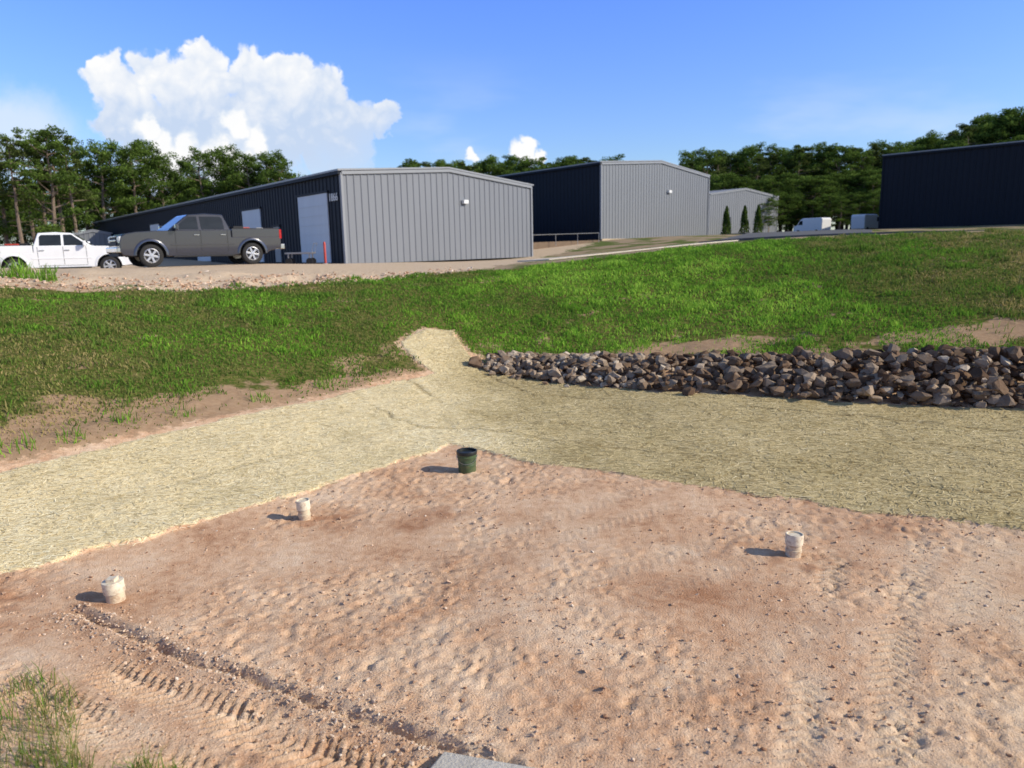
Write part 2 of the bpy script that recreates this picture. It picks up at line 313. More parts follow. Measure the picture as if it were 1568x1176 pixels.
def field_grass():
    N=360000
    x=rng.uniform(-16,24,N); y=rng.uniform(7,29.5,N)
    k=(np.abs(x)<y*.85+1); x=x[k];y=y[k]
    d=sdf(x,y,GRASS)+(fbm(x,y,1.4,3,107)-.5)*1.6*sst(y,18,21)
    dn=fbm(x,y,.9,4,101); dlq=(x-p0[0])*nl[0]+(y-p0[1])*nl[1]
    lowe=(1-sst(dlq,3.2,5.6))*(x<-1.5)
    spx=np.exp(-(((x-4.2)/1.5)**2+((y-17.2)/.55)**2))*1.6+np.exp(-(((x-10.5)/3)**2+((y-16.2)/.6)**2))*.8
    dens=np.clip(1.5-1.25*lowe-1.6*spx-1.0*(dn>.62),0.04,1)*sst(d,-.12,.25)
    k=rng.random(len(x))<dens; x=x[k];y=y[k];dn=dn[k];lowe=lowe[k]
    right=sst(x,-3,2)
    n2=fbm(x,y,2.2,4,111); n3=fbm(x,y,.35,3,121); n4=fbm(x,y,1.0,3,124)
    hh=(.035+.055*n2+.035*right*n2)*rng.uniform(.6,1.35,len(x))*(1-.3*lowe)
    hh*=1+.6*sst(n2,.58,.72)
    bright=np.exp(-(((x-3.5)/7)**2))
    tint=.36+.12*right+.22*bright+.45*(n2-.5)+.6*(n3-.5)+.6*(n4-.5)+rng.normal(0,.11,len(x))-.25*lowe-.26*sst(x,8,14)
    tint=np.clip(tint,0,1)
    z=tz(x,y)+disp(x,y,fields(x,y))
    ww=.010+.0008*y
    V,T,t=blades(x,y,z,hh,ww*rng.uniform(.7,1.4,len(x)),tint,1.1)
    obj("grass",npmesh("grass",V,T,[m_grass],{'tint':t}))
field_grass()
def tufts(name,spots,nper,hr,tintc,w=.008,lean=.6):
    Vs=[];Ts=[];ts=[];o=0
    for (cx,cy,r) in spots:
        n=nper; a=rng.uniform(0,2*np.pi,n); rr=r*np.sqrt(rng.random(n)); x=cx+rr*np.cos(a); y=cy+rr*np.sin(a)
        V,T,t=blades(x,y,HT(x,y),rng.uniform(hr[0],hr[1],n)*random.uniform(.6,1.2),w*rng.uniform(.7,1.3,n),np.clip(rng.normal(tintc,.18,n),0,1),lean)
        Vs.append(V);Ts.append(T+o);ts.append(t);o+=len(V)
    obj(name,npmesh(name,np.concatenate(Vs),np.concatenate(Ts),[m_grass],{'tint':np.concatenate(ts)}))
tufts("weeds",[(-3.1,4.45,.16),(-2.95,4.2,.16),(-2.8,3.9,.15),(-3.4,4.7,.16),(-2.55,3.75,.10),(-2.15,3.75,.08),(-1.95,3.7,.08),(-3.3,4.15,.2),(-2.9,3.7,.2),(-3.55,4.35,.2),(-3.2,3.9,.2),(-2.35,3.6,.12)],100,(.08,.30),.30,.005,.8)
sp_=[(-14.4+rng.normal(0,1.2),22.0+rng.normal(0,.8),.25) for _ in range(10)]+[(-16.3+rng.normal(0,.9),23.0,.3) for _ in range(5)]
tufts("weeds",sp_,45,(.1,.60),.60,.025,.6)
sp_=[(-.5,17.0,.3),(.2,17.3,.3),(.9,17.4,.3),(2,17.7,.4),(3,17.6,.3),(6.3,16.6,.4),(7.4,16.3,.4),(8.7,16.2,.4),(9.5,16,.4),(-6.6,9.4,.3),(-6.1,9.9,.2),(-5.2,11.4,.25),(-7.2,9.3,.2),(-5.8,10.8,.2),(-4.4,12.6,.2),(-3.6,13.9,.2)]+[(rng.uniform(-1,9),rng.uniform(18,23),.25) for _ in range(10)]
tufts("weeds",sp_,40,(.06,.26),.58,.014,.7)
# ---------------------------------------------------------------- straw strands
m_straw=leafmat("straw_fibres",[(0,(.34,.26,.12)),(.5,(.72,.60,.34)),(1,(.95,.87,.62))],.1,.7)
def strands():
    N=150000
    x=rng.uniform(-8,13,N); y=rng.uniform(5,18.5,N); k=np.abs(x)<y*.78+.6; x=x[k];y=y[k]
    d=sdf(x,y,MAT)+(fbm(x,y,2.2,3,35)-.5)*.22; k=d>-.03; x=x[k];y=y[k]
    f=fields(x,y); z=tz(x,y)+disp(x,y,f); n=len(x)
    a=rng.normal(.1,.55,n)+np.where(rng.random(n)<.25,1.2,0); L=rng.uniform(.05,.15,n); w=rng.uniform(.002,.004,n)*(1+y*.04)
    dx=np.cos(a)*L/2; dy=np.sin(a)*L/2; wx=-np.sin(a)*w; wy=np.cos(a)*w
    z0=z+rng.uniform(.001,.007,n); t1=rng.normal(0,.004,n)
    V=np.stack([np.stack([x-dx-wx,y-dy-wy,z0-t1],-1),np.stack([x+dx-wx,y+dy-wy,z0+t1],-1),np.stack([x+dx+wx,y+dy+wy,z0+t1+.002],-1),np.stack([x-dx+wx,y-dy+wy,z0-t1+.002],-1)],1).reshape(-1,3)
    F=np.arange(n*4).reshape(-1,4)
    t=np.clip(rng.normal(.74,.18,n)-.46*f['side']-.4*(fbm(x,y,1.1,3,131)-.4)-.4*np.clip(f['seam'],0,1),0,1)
    obj("straw_mat",npmesh("straw_mat",V,F,[m_straw],{'tint':np.repeat(t,4)}))
strands()
# ---------------------------------------------------------------- rocks
def proto(npts,seed):
    r=random.Random(seed); bm=bmesh.new()
    for _ in range(npts):
        v=Vector((r.gauss(0,1),r.gauss(0,1),r.gauss(0,1))).normalized()*r.uniform(.8,1.05); v=Vector((v.x,v.y*.8,v.z*.65)); bm.verts.new(v)
    bmesh.ops.convex_hull(bm,input=bm.verts)
    bmesh.ops.delete(bm,geom=[v for v in bm.verts if not v.link_faces],context='VERTS')
    bmesh.ops.triangulate(bm,faces=bm.faces); bm.verts.index_update()
    V=np.array([v.co[:] for v in bm.verts]); F=np.array([[v.index for v in f.verts] for f in bm.faces]); bm.free(); return V,F
def rockmesh(name,pos,size,tint,protos,mat):
    Vs=[];Fs=[];ts=[];o=0
    for p,s,t in zip(pos,size,tint):
        V,F=protos[random.randrange(len(protos))]
        q=Matrix.Rotation(random.uniform(0,6.28),3,'Z')@Matrix.Rotation(random.uniform(-.6,.6),3,'X')@Matrix.Rotation(random.uniform(-.6,.6),3,'Y')
        Vs.append((V*s*np.array([random.uniform(.8,1.25),random.uniform(.8,1.2),random.uniform(.7,1.1)]))@np.array(q).T+p); Fs.append(F+o); ts.append(np.full(len(V),t)); o+=len(V)
    obj(name,npmesh(name,np.concatenate(Vs),np.concatenate(Fs),[mat],{'tint':np.concatenate(ts)}))
def stonemat(name,stops,sc):
    m,h,out=newmat(name); P=h.n('ShaderNodeNewGeometry').outputs['Position']
    nn=h.noise(sc,4,.7,P)
    c=h.ramp(h.m('ADD',h.attr('tint'),h.m('MULTIPLY',h.m('SUBTRACT',nn,.5),.7)),stops)
    b=h.n('ShaderNodeBsdfDiffuse'); h.set(b.inputs['Color'],c)
    bp=h.n('ShaderNodeBump'); bp.inputs['Distance'].default_value=.03; bp.inputs['Strength'].default_value=.6; h.set(bp.inputs['Height'],nn); h.set(b.inputs['Normal'],bp.outputs[0])
    h.set(out.inputs[0],b.outputs[0]); return m
m_rock=stonemat("riprap_stone",[(0,(.08,.052,.036)),(.3,(.19,.125,.08)),(.55,(.235,.185,.14)),(.8,(.36,.27,.19)),(1,(.50,.42,.32))],9)
big=[proto(16,i) for i in range(24)]
base=np.array([(-.9,16.5),(2.8,14.35),(6,12.95),(8.6,12.1),(15,9.4)]); topl=np.array([(.1,17.4),(2.2,17.2),(7.2,15.3),(10.3,14.6),(16,12.0)])
pos=[];size=[];tint=[]
for i in range(2500):
    u=random.random()*4*.999; k=int(u); f_=u-k; t=random.random()
    b=base[k]*(1-f_)+base[k+1]*f_; tt=topl[k]*(1-f_)+topl[k+1]*f_; p=b*(1-t)+tt*t
    if random.random()<.12: p=p-np.array((.05,.12))*random.random()*2
    g=min(1,.45+u*.28); g2=g*(1+.45*min(1,max(0,u-1.2))); s=random.uniform(.055,.165)*(.75+.35*g)*(1.35 if random.random()<.12 else 1)
    pos.append([p[0],p[1],float(tz(p[0],p[1]))+s*.3+random.random()*.42*g2*math.sin(math.pi*min(1,t*.9+.12))]); size.append(s)
    tint.append(random.gauss(.60 if u<.9 else .40,.25))
rockmesh("riprap_rocks",np.array(pos),size,tint,big,m_rock)
m_peb=stonemat("pad_gravel",[(0,(.36,.20,.12)),(.4,(.62,.42,.28)),(.7,(.72,.56,.42)),(1,(.82,.73,.60))],60)
small=[proto(10,100+i) for i in range(14)]
N=19000; x=rng.uniform(-5.5,6.5,N); y=3.3+8*rng.random(N)**1.5; k=(sdf(x,y,MAT)<-.02)&(np.abs(x)<y*.8+.5)&(sdf(x,y,GRASS)<0); x=x[k];y=y[k]
cl=fbm(x,y,1.3,3,141); k=rng.random(len(x))<np.clip((cl-.3)*2.6,.14,1); x=x[k];y=y[k]
s=.004+.018*rng.random(len(x))**4+.004*rng.random(len(x)); tn=rng.normal(.36,.2,len(x))
n2=3000; ss_=rng.uniform(0,4.3,n2); e=np.array((.876,-.481)); nn=np.array((.481,.876)); q=rng.normal(-.03,.13,n2)
x2=-3.94+e[0]*ss_+nn[0]*q; y2=5.96+e[1]*ss_+nn[1]*q
s2=.004+.017*rng.random(n2)**2.5; t2=rng.normal(.5,.2,n2)
n3=2600; x3=rng.normal(-2.6,1.2,n3); y3=rng.normal(4.5,.5,n3); s3=.003+.010*rng.random(n3)**2; t3=rng.normal(.5,.2,n3)
n4=3000; x4=rng.uniform(-16,-1,n4); y4=22.0+(x4+9)*.42+rng.normal(0,1.0,n4); kk=sdf(x4,y4,PLAT)>-.4; x4=x4[kk];y4=y4[kk]; s4=.02+.07*rng.random(len(x4))**3; t4=rng.normal(.4,.2,len(x4))
x=np.concatenate([x,x2,x3,x4]);y=np.concatenate([y,y2,y3,y4]);s=np.concatenate([s,s2,s3,s4]);tn=np.concatenate([tn,t2,t3,t4])
z=HT(x,y)+s*.2
rockmesh("gravel",np.stack([x,y,z],-1),s,tn,small,m_peb)
# ---------------------------------------------------------------- pipes, bucket, slab
m_pvc=simple("pvc_white",(.66,.55,.38),.55,var=.15,scale=9,dirt=.6)
m_cap=simple("pipe_cap_plastic",(.74,.65,.48),.5,var=.10,scale=14,dirt=.5)
def hz1(x,y): return float(HT(np.array([x]),np.array([y]))[0])
def pipe(x,y,r,hh,tilt,style):
    e=empty("capped_pipe",(x,y,hz1(x,y)-.01)); e.rotation_euler=(tilt[0],tilt[1],0)
    lathe("pipe_body",[(r*.9,-.2),(r*.9,hh*.55),(r*.93,hh*.56),(r*.93,hh*.6),(.0,hh*.6)],[m_pvc],e,36)
    if style==0:
        lathe("cap",[(r*.92,hh*.42),(r*1.02,hh*.42),(r*1.03,hh*.44),(r*1.03,hh*.90),(r*1.0,hh*.92),(0,hh*.925)],[m_cap],e,36)
        box("cap_nut",(0,0,hh*.97),(r*.9,r*.9,.04),m_cap,e,.004)
    else:
        lathe("collar",[(r*.92,hh*.55),(r*1.04,hh*.55),(r*1.05,hh*.96),(r*1.02,hh*.98),(r*.9,hh*.98),(r*.88,hh*.93),(0,hh*.93)],[m_cap],e,36)
        lathe("collar_ring",[(r*.9,hh*.2),(r*.97,hh*.21),(r*.97,hh*.32),(r*.9,hh*.33)],[m_pvc],e,36)
pipe(-3.58,6.16,.088,.21,(.02,-.05),0)
pipe(-2.42,8.11,.074,.25,(.03,-.04),1)
pipe(2.71,6.78,.080,.235,(-.03,.03),1)
m_green=simple("bucket_green",(.06,.10,.04),.5,var=.35,scale=9,dirt=.15)
m_blk=simple("bucket_rim_black",(.012,.015,.012),.45)
e=empty("green_bucket",(-.635,9.72,hz1(-.635,9.72)-.01))
lathe("shell",[(.118,-.05),(.121,.1),(.124,.11),(.124,.125),(.122,.13),(.128,.22),(.136,.222),(.136,.236),(.129,.24),(.131,.27)],[m_green],e,40)
lathe("rim",[(.129,.262),(.139,.264),(.141,.30),(.137,.312),(.126,.312),(.122,.27),(.11,.262)],[m_blk],e,40)
lathe("lid_recess",[(.125,.285),(0,.28)],[m_blk],e,40)
pts=[(.142*math.cos(a),-.142*math.sin(a)*0.98-.004,.25-.10*math.sin(a)) for a in np.linspace(0,math.pi,15)]
def tube(pts,rad,sides=6):
    V=[];F=[]
    for i,p in enumerate(pts):
        p=Vector(p); d=(Vector(pts[min(i+1,len(pts)-1)])-Vector(pts[max(i-1,0)])).normalized()
        u=d.orthogonal().normalized(); w=d.cross(u); r=rad[i] if hasattr(rad,'__len__') else rad
        for k in range(sides):
            a=2*math.pi*k/sides; V.append(tuple(p+(u*math.cos(a)+w*math.sin(a))*r))
    for i in range(len(pts)-1):
        for k in range(sides):
            k2=(k+1)%sides; F.append((i*sides+k,i*sides+k2,(i+1)*sides+k2,(i+1)*sides+k))
    return V,F
V,F=tube(pts,.003); m_wire=simple("wire_steel",(.4,.4,.4),.4,.8); obj("handle",pymesh("handle",V,F,[m_wire],smooth=True),e)
m_conc=simple("concrete",(.52,.48,.41),.9,var=.2,scale=6,bump=.6)
V=[(-.45,3.93,.05),(1.3,3.42,.05),(1.0,2.5,.05),(-.9,3.0,.05)]; V=V+[(a,b,-.1) for a,b,c in V]
obj("concrete_slab",pymesh("concrete_slab",V,[(0,3,2,1),(4,5,6,7),(0,1,5,4),(1,2,6,5),(2,3,7,6),(3,0,4,7)],[m_conc]),None,.008)
# ---------------------------------------------------------------- roads
def ribbon(name,path,w,mat,lift=.05,sub=24):
    P=[]
    for i in range(len(path)-1):
        for k in range(sub): P.append(np.array(path[i])*(1-k/sub)+np.array(path[i+1])*k/sub)
    P.append(np.array(path[-1])); P=np.array(P,float)
    for _ in range(12): P[1:-1]=(P[:-2]+P[2:]+2*P[1:-1])/4
    d=np.gradient(P,axis=0); d/=np.linalg.norm(d,axis=1)[:,None]; nn=np.stack([-d[:,1],d[:,0]],-1)
    V=[];F=[]
    cols=5
    for j in range(cols):
        q=P+nn*w*(j/(cols-1)-.5); z=tz(q[:,0],q[:,1])+lift; V.append(np.column_stack([q,z]))
    V=[V[0]-np.array([0,0,.3])]+V+[V[-1]-np.array([0,0,.3])]; V=np.array(V); c,n=V.shape[:2]; V=V.reshape(-1,3)
    for j in range(c-1):
        for i in range(n-1): F.append((j*n+i,j*n+i+1,(j+1)*n+i+1,(j+1)*n+i))
    F.append(tuple(j*n for j in range(c))); F.append(tuple(j*n+n-1 for j in range(c)))
    obj(name,pymesh(name,V,F,[mat]))
m_conc2=simple("concrete_light",(.62,.54,.43),.9,var=.12,scale=2)
m_asph=simple("asphalt",(.10,.10,.10),.9,var=.25,scale=2)
ribbon("concrete_driveway",[(1.0,32.0),(2.1,32.8),(6,35.8),(11.5,40.2),(14,42.5)],2.2,m_conc2,.05)
ribbon("asphalt_road",[(13.5,43.5),(15,41),(19,38),(30,33.5),(60,24)],7,m_asph,.12)
ribbon("asphalt_road",[(16,44),(24,60),(27,85),(26,96)],9,m_asph,.08)
# ---------------------------------------------------------------- warehouses
def metalmat(name,col,rough=.5,spec=.4):
    m,h,out=newmat(name); tc=h.n('ShaderNodeTexCoord').outputs['Object']
    mp=h.n('ShaderNodeMapping',{0:tc}); mp.inputs['Scale'].default_value=(1.2,1.2,.12)
    nz=h.noise(1.5,3,.6,mp.outputs[0]); n2=h.noise(.25,2,.5,tc)
    c=h.mix(h.m('ADD',h.m('MULTIPLY',nz,.6),h.m('MULTIPLY',n2,.4)),tuple(x*.85 for x in col),tuple(x*1.15 for x in col))
    b=h.n('ShaderNodeBsdfPrincipled'); h.set(b.inputs['Base Color'],c); b.inputs['Roughness'].default_value=rough; b.inputs['Metallic'].default_value=.0; b.inputs['Specular IOR Level'].default_value=spec
    h.set(out.inputs[0],b.outputs[0]); return m
m_gray=metalmat("gray_metal_siding",(.18,.19,.205)); m_gray2=metalmat("gray_metal_siding_b",(.185,.195,.205)); m_dark=metalmat("shaded_siding_dark_trim",(.009,.012,.019),.6,.2); m_roof=metalmat("galvalume_roof",(.26,.27,.28),.4)  # dark siding: side-wall shade put into the colour; also serves gutters and trim
m_trim=metalmat("light_trim",(.24,.25,.26)); m_door=metalmat("rollup_door_white",(.50,.55,.60)); m_found=simple("foundation_block",(.48,.38,.25),.9); m_soil=simple("soil_wall",(.2,.14,.09),.95)
m_black=simple("dark_rubber",(.012,.012,.013),.7)
m_lamp=simple("lamp_housing",(.7,.7,.68),.4)
def ribwall(name,a,b,z0,topf,outn,mat,parent,per=.46,dep=.04):
    a=np.array(a,float);b=np.array(b,float);L=np.linalg.norm(b-a);d=(b-a)/L
    ts=[];of=[];s=0
    while s<L:
        for dt,o in ((0,0),(per*.68,0),(per*.76,dep),(per*.92,dep)): 
            if s+dt<L: ts.append(s+dt); of.append(o)
        s+=per
    ts.append(L);of.append(0)
    ts=np.array(ts);of=np.array(of)
    k=np.searchsorted(ts,L/2); ts=np.insert(ts,k,L/2); of=np.insert(of,k,of[k-1])
    V=[];F=[]
    for t,o in zip(ts,of):
        p=a+d*t+np.array(outn)*o; V.append((p[0],p[1],z0)); V.append((p[0],p[1],topf(t/L)))
    for i in range(len(ts)-1): F.append((2*i,2*i+2,2*i+3,2*i+1))
    return obj(name,pymesh(name,V,F,[mat]),parent)
def beam(name,a,b,w,hh,mat,parent):
    a=Vector(a);b=Vector(b);d=(b-a); L=d.length
    o=box(name,(0,0,0),(L,w,hh),mat,parent); o.location=(a+b)/2; o.rotation_euler=d.to_track_quat('X','Z').to_euler(); return o
def warehouse(name,c0,c1,ld,Ln,zb,ze,rise,mgable,mside,doors=(),tint_trim=m_trim,foundation=0):
    root=empty(name,(0,0,0)); c0=np.array(c0,float);c1=np.array(c1,float); ld=np.array(ld,float)/np.linalg.norm(ld)
    g=(c1-c0)/np.linalg.norm(c1-c0); gn=np.array((g[1],-g[0])); 
    if gn@ld>0: gn=-gn
    ln=np.array((-ld[1],ld[0])); 
    if ln@g>0: ln=-ln
    ribwall("gable_wall",c0,c1,zb,lambda t:ze+rise*(1-abs(2*t-1)),gn,mgable,root)
    ribwall("side_wall",c0,c0+ld*Ln,zb-.6,lambda t:ze,ln,mside,root)
    ribwall("far_side_wall",c1,c1+ld*Ln,zb-.6,lambda t:ze,-ln,mside,root)
    ribwall("back_wall",c0+ld*Ln,c1+ld*Ln,zb-.6,lambda t:ze+rise*(1-abs(2*t-1)),-gn,mgable,root)
    o=.22; f0=c0-ld*.12-g*o; f1=c1-ld*.12+g*o; mid=(c0+c1)/2-ld*.12; dz=rise*o/(np.linalg.norm(c1-c0)/2)
    B=ld*(Ln+.3); V=[];th=.09
    for p,z in ((f0,ze-dz+.05),(mid,ze+rise+.05),(f1,ze-dz+.05)):
        for off in (np.zeros(2),B):
            q=p+off; V.append((q[0],q[1],z)); V.append((q[0],q[1],z+th))
    F=[]
    for k in range(2):
        a=k*4;b=a+4
        F+= [(a+1,b+1,b+3,a+3),(a,a+2,b+2,b),(a,b,b+1,a+1),(a+2,a+3,b+3,b+2)]
    F+=[(0,1,3,2),(8,10,11,9)]
    obj("roof",pymesh("roof",V,F,[m_roof]),root)
    e0=c0+gn*.07;e1=c1+gn*.07;em=(c0+c1)/2+gn*.07
    beam("rake_trim",(*e0,ze-.06),(*em,ze+rise-.06),.10,.16,tint_trim,root); beam("rake_trim_b",(*em,ze+rise-.06),(*e1,ze-.06),.10,.16,tint_trim,root)
    q=c0+ln*.12; beam("gutter",(*(q-ld*.1),ze-.05),(*(q+ld*Ln),ze-.05),.16,.15,m_dark,root)
    for cc in (c0,c1): 
        p=cc+gn*.02; box("corner_trim",(p[0],p[1],(zb+ze)/2-.02),(.14,.14,ze-zb-.06),tint_trim,root,rz=math.atan2(g[1],g[0]))
    ang=math.atan2(ld[1],ld[0])
    for k,(s,w,hh,mt,zz) in enumerate(doors):
        p=c0+ld*s+ln*.05
        box(f"door_{k}",(p[0],p[1],zz+hh/2),(w,.06,hh),mt,root,rz=ang)
        for j in range(1,int(hh/.5)): 
            box(f"door_{k}_rib_{j}",(p[0]+ln[0]*.035,p[1]+ln[1]*.035,zz+j*.5),(w-.06,.03,.03),mt,root,rz=ang)
        box(f"door_{k}_head",(p[0],p[1],zz+hh+.06),(w+.3,.12,.12),m_dark,root,rz=ang)
    if foundation:
        a=c0+gn*.06;b=c1+gn*.06; beam("foundation",(*a,zb-foundation/2+.04),(*b,zb-foundation/2+.04),.16,foundation,m_found,root)
    return root,c0,g,gn,ld,ln
LD=(-43.8,57)
R=warehouse("metal_warehouse",(-8.4,38.5),(1.5,50.5),LD,72,2.23,6.83,.58,m_gray,m_dark,doors=[(3.6,3.9,3.6,m_door,2.3),(13.5,3.4,3.3,m_door,2.3),(25,3.4,3.3,m_door,2.3),(40,3.4,3.3,m_door,2.3),(9.2,.9,2.1,m_trim,2.3)])
root,c0,g,gn,ld,ln=R
p=c0+g*9.0+gn*.14; box("wall_light",(p[0],p[1],5.62),(.4,.22,.22),m_lamp,root,.02,math.atan2(g[1],g[0]))
cu=bpy.data.curves.new("unit_number",'FONT'); cu.body="1866"; cu.size=.55; cu.extrude=.01; cu.align_x='CENTER'
to=bpy.data.objects.new("unit_number",cu); link(to,root); cu.materials.append(m_lamp)
p=c0+ld*.85+ln*.08
xax=Vector((-ld[0],-ld[1],0)); zax=Vector((ln[0],ln[1],0)); yax=Vector((0,0,1)); M=Matrix((xax,yax,zax)).transposed().to_4x4(); M.translation=Vector((p[0],p[1],5.45)); to.matrix_world=M
R=warehouse("metal_warehouse",(7.55,62),(20.2,76.8),LD,34,3.35,9.42,.75,m_gray2,m_dark,foundation=.35)
root2,c0,g,gn,ld,ln=R
p=c0+g*11.2+gn*.14; box("wall_light",(p[0],p[1],7.6),(.5,.25,.25),m_lamp,root2,.02,math.atan2(g[1],g[0]))
R=warehouse("metal_warehouse",(26.5,100),(39,110),(-10,12.5),20,3.3,9.1,.9,m_gray2,m_gray,foundation=.2)
root3,c0,g,gn,ld,ln=R
p=c0+g*4+gn*.1; box("door",(p[0],p[1],4.9),(1.2,.1,2.6),m_dark,root3,rz=math.atan2(g[1],g[0]))
R=warehouse("metal_warehouse",(33.4,68),(52,90),(.66,-.75),40,3.6,10.1,.8,m_dark,m_dark,tint_trim=m_dark)
R=warehouse("storage_shed",(-47,82),(-44,83.5),(-3,4),6,2.5,5.2,.35,m_gray2,m_gray)
beam("retaining_wall",(1.6,57.5,2.9),(7.3,61,3.0),.25,.6,m_soil,None)
rl=empty("handrail",(0,0,0)); V,F=tube([(1.8,57.0,3.75),(7.2,60.4,3.85)],.03); obj("top_rail",pymesh("top_rail",V,F,[m_wire]),rl)
for t in np.linspace(0,1,4):
    x=1.8+5.4*t;y=57+3.4*t; V,F=tube([(x,y,2.9),(x,y,3.75+.1*t)],.025); obj("post",pymesh("post",V,F,[m_wire]),rl)
m_red=simple("bollard_red",(.45,.05,.03),.5)
e=empty("bollard",(-8.9,36.3,float(tz(-8.9,36.3)))); lathe("post",[(.06,-.1),(.06,1.0),(.04,1.06),(0,1.07)],[m_red],e,16); lathe("base",[(.14,0),(.14,.04),(.06,.05)],[m_wire],e,16)
e=empty("utility_cart",(-10.0,36.0,float(tz(-10.0,36.0)))); box("bed",(0,0,.55),(1.3,.7,.08),m_wire,e,.01)
for sx in(-.5,.5):
    for sy in(-.3,.3): lathe("wheel",[(.0,-.04),(.16,-.04),(.16,.04),(0,.04)],[m_black],e,16,'Y',loc=(sx,sy,.16)); box("leg",(sx,sy,.36),(.05,.05,.4),m_wire,e)
V,F=tube([(.62,-.3,.58),(.75,-.3,1.0),(.75,.3,1.0),(.62,.3,.58)],.02); obj("push_handle",pymesh("push_handle",V,F,[m_wire]),e)
# ---------------------------------------------------------------- vehicles
m_glass,h,out=newmat("vehicle_glass"); b=h.n('ShaderNodeBsdfPrincipled'); nz=h.noise(2,2,.5); h.set(b.inputs['Base Color'],h.mix(nz,(.012,.015,.018),(.03,.035,.04))); b.inputs['Roughness'].default_value=.05; b.inputs['Specular IOR Level'].default_value=.5; h.set(out.inputs[0],b.outputs[0])
m_chrome=simple("chrome",(.6,.6,.6),.18,1.0); m_rim=simple("alloy_rim",(.55,.55,.56),.3,.6); m_tire=simple("tyre_rubber",(.018,.017,.016),.85); m_tail=simple("tail_lamp_red",(.45,.01,.01),.2); m_headl=simple("headlamp_lens",(.65,.66,.66),.12)
m_paintg=simple("paint_gray_metallic",(.030,.031,.043),.25,.15,var=.05,coat=1.0,spec=.4); m_paintw=simple("paint_white",(.80,.80,.79),.35,0,var=.03,coat=.5)
def wheel(parent,x,y,z,s):
    R_=.405
    t=[(.245,-.10),(.27,-.125),(.36,-.135),(.395,-.115),(R_,-.08),(R_,.08),(.395,.115),(.36,.135),(.27,.125),(.245,.10)]
    lathe("tyre",t,[m_tire],parent,40,'Y',loc=(x,y,z))
    yo=s*.10
    lathe("rim",[(.25,yo),(.262,yo+s*.012),(.245,yo+s*.016),(.235,yo-s*.03),(.2,yo-s*.06),(0,yo-s*.06)],[m_rim],parent,40,'Y',loc=(x,y,z))
    lathe("brake_shadow",[(.23,yo-s*.052),(.0,yo-s*.052)],[m_black],parent,32,'Y',loc=(x,y,z))
    for k in range(6):
        a=k*math.pi/3+.2
        o=box(f"spoke_{k}",(x+.13*math.cos(a),y+yo-s*.02,z+.13*math.sin(a)),(.23,.03,.075),m_rim,parent,.008); o.rotation_euler=(0,-a,0)
    lathe("hub",[(0,yo+s*.01),(.05,yo+s*.008),(.06,yo-s*.03)],[m_rim],parent,20,'Y',loc=(x,y,z))
def poly3(name,pts,mat,parent,th=0): 
    return obj(name,pymesh(name,pts,[tuple(range(len(pts)))],[mat]),parent)
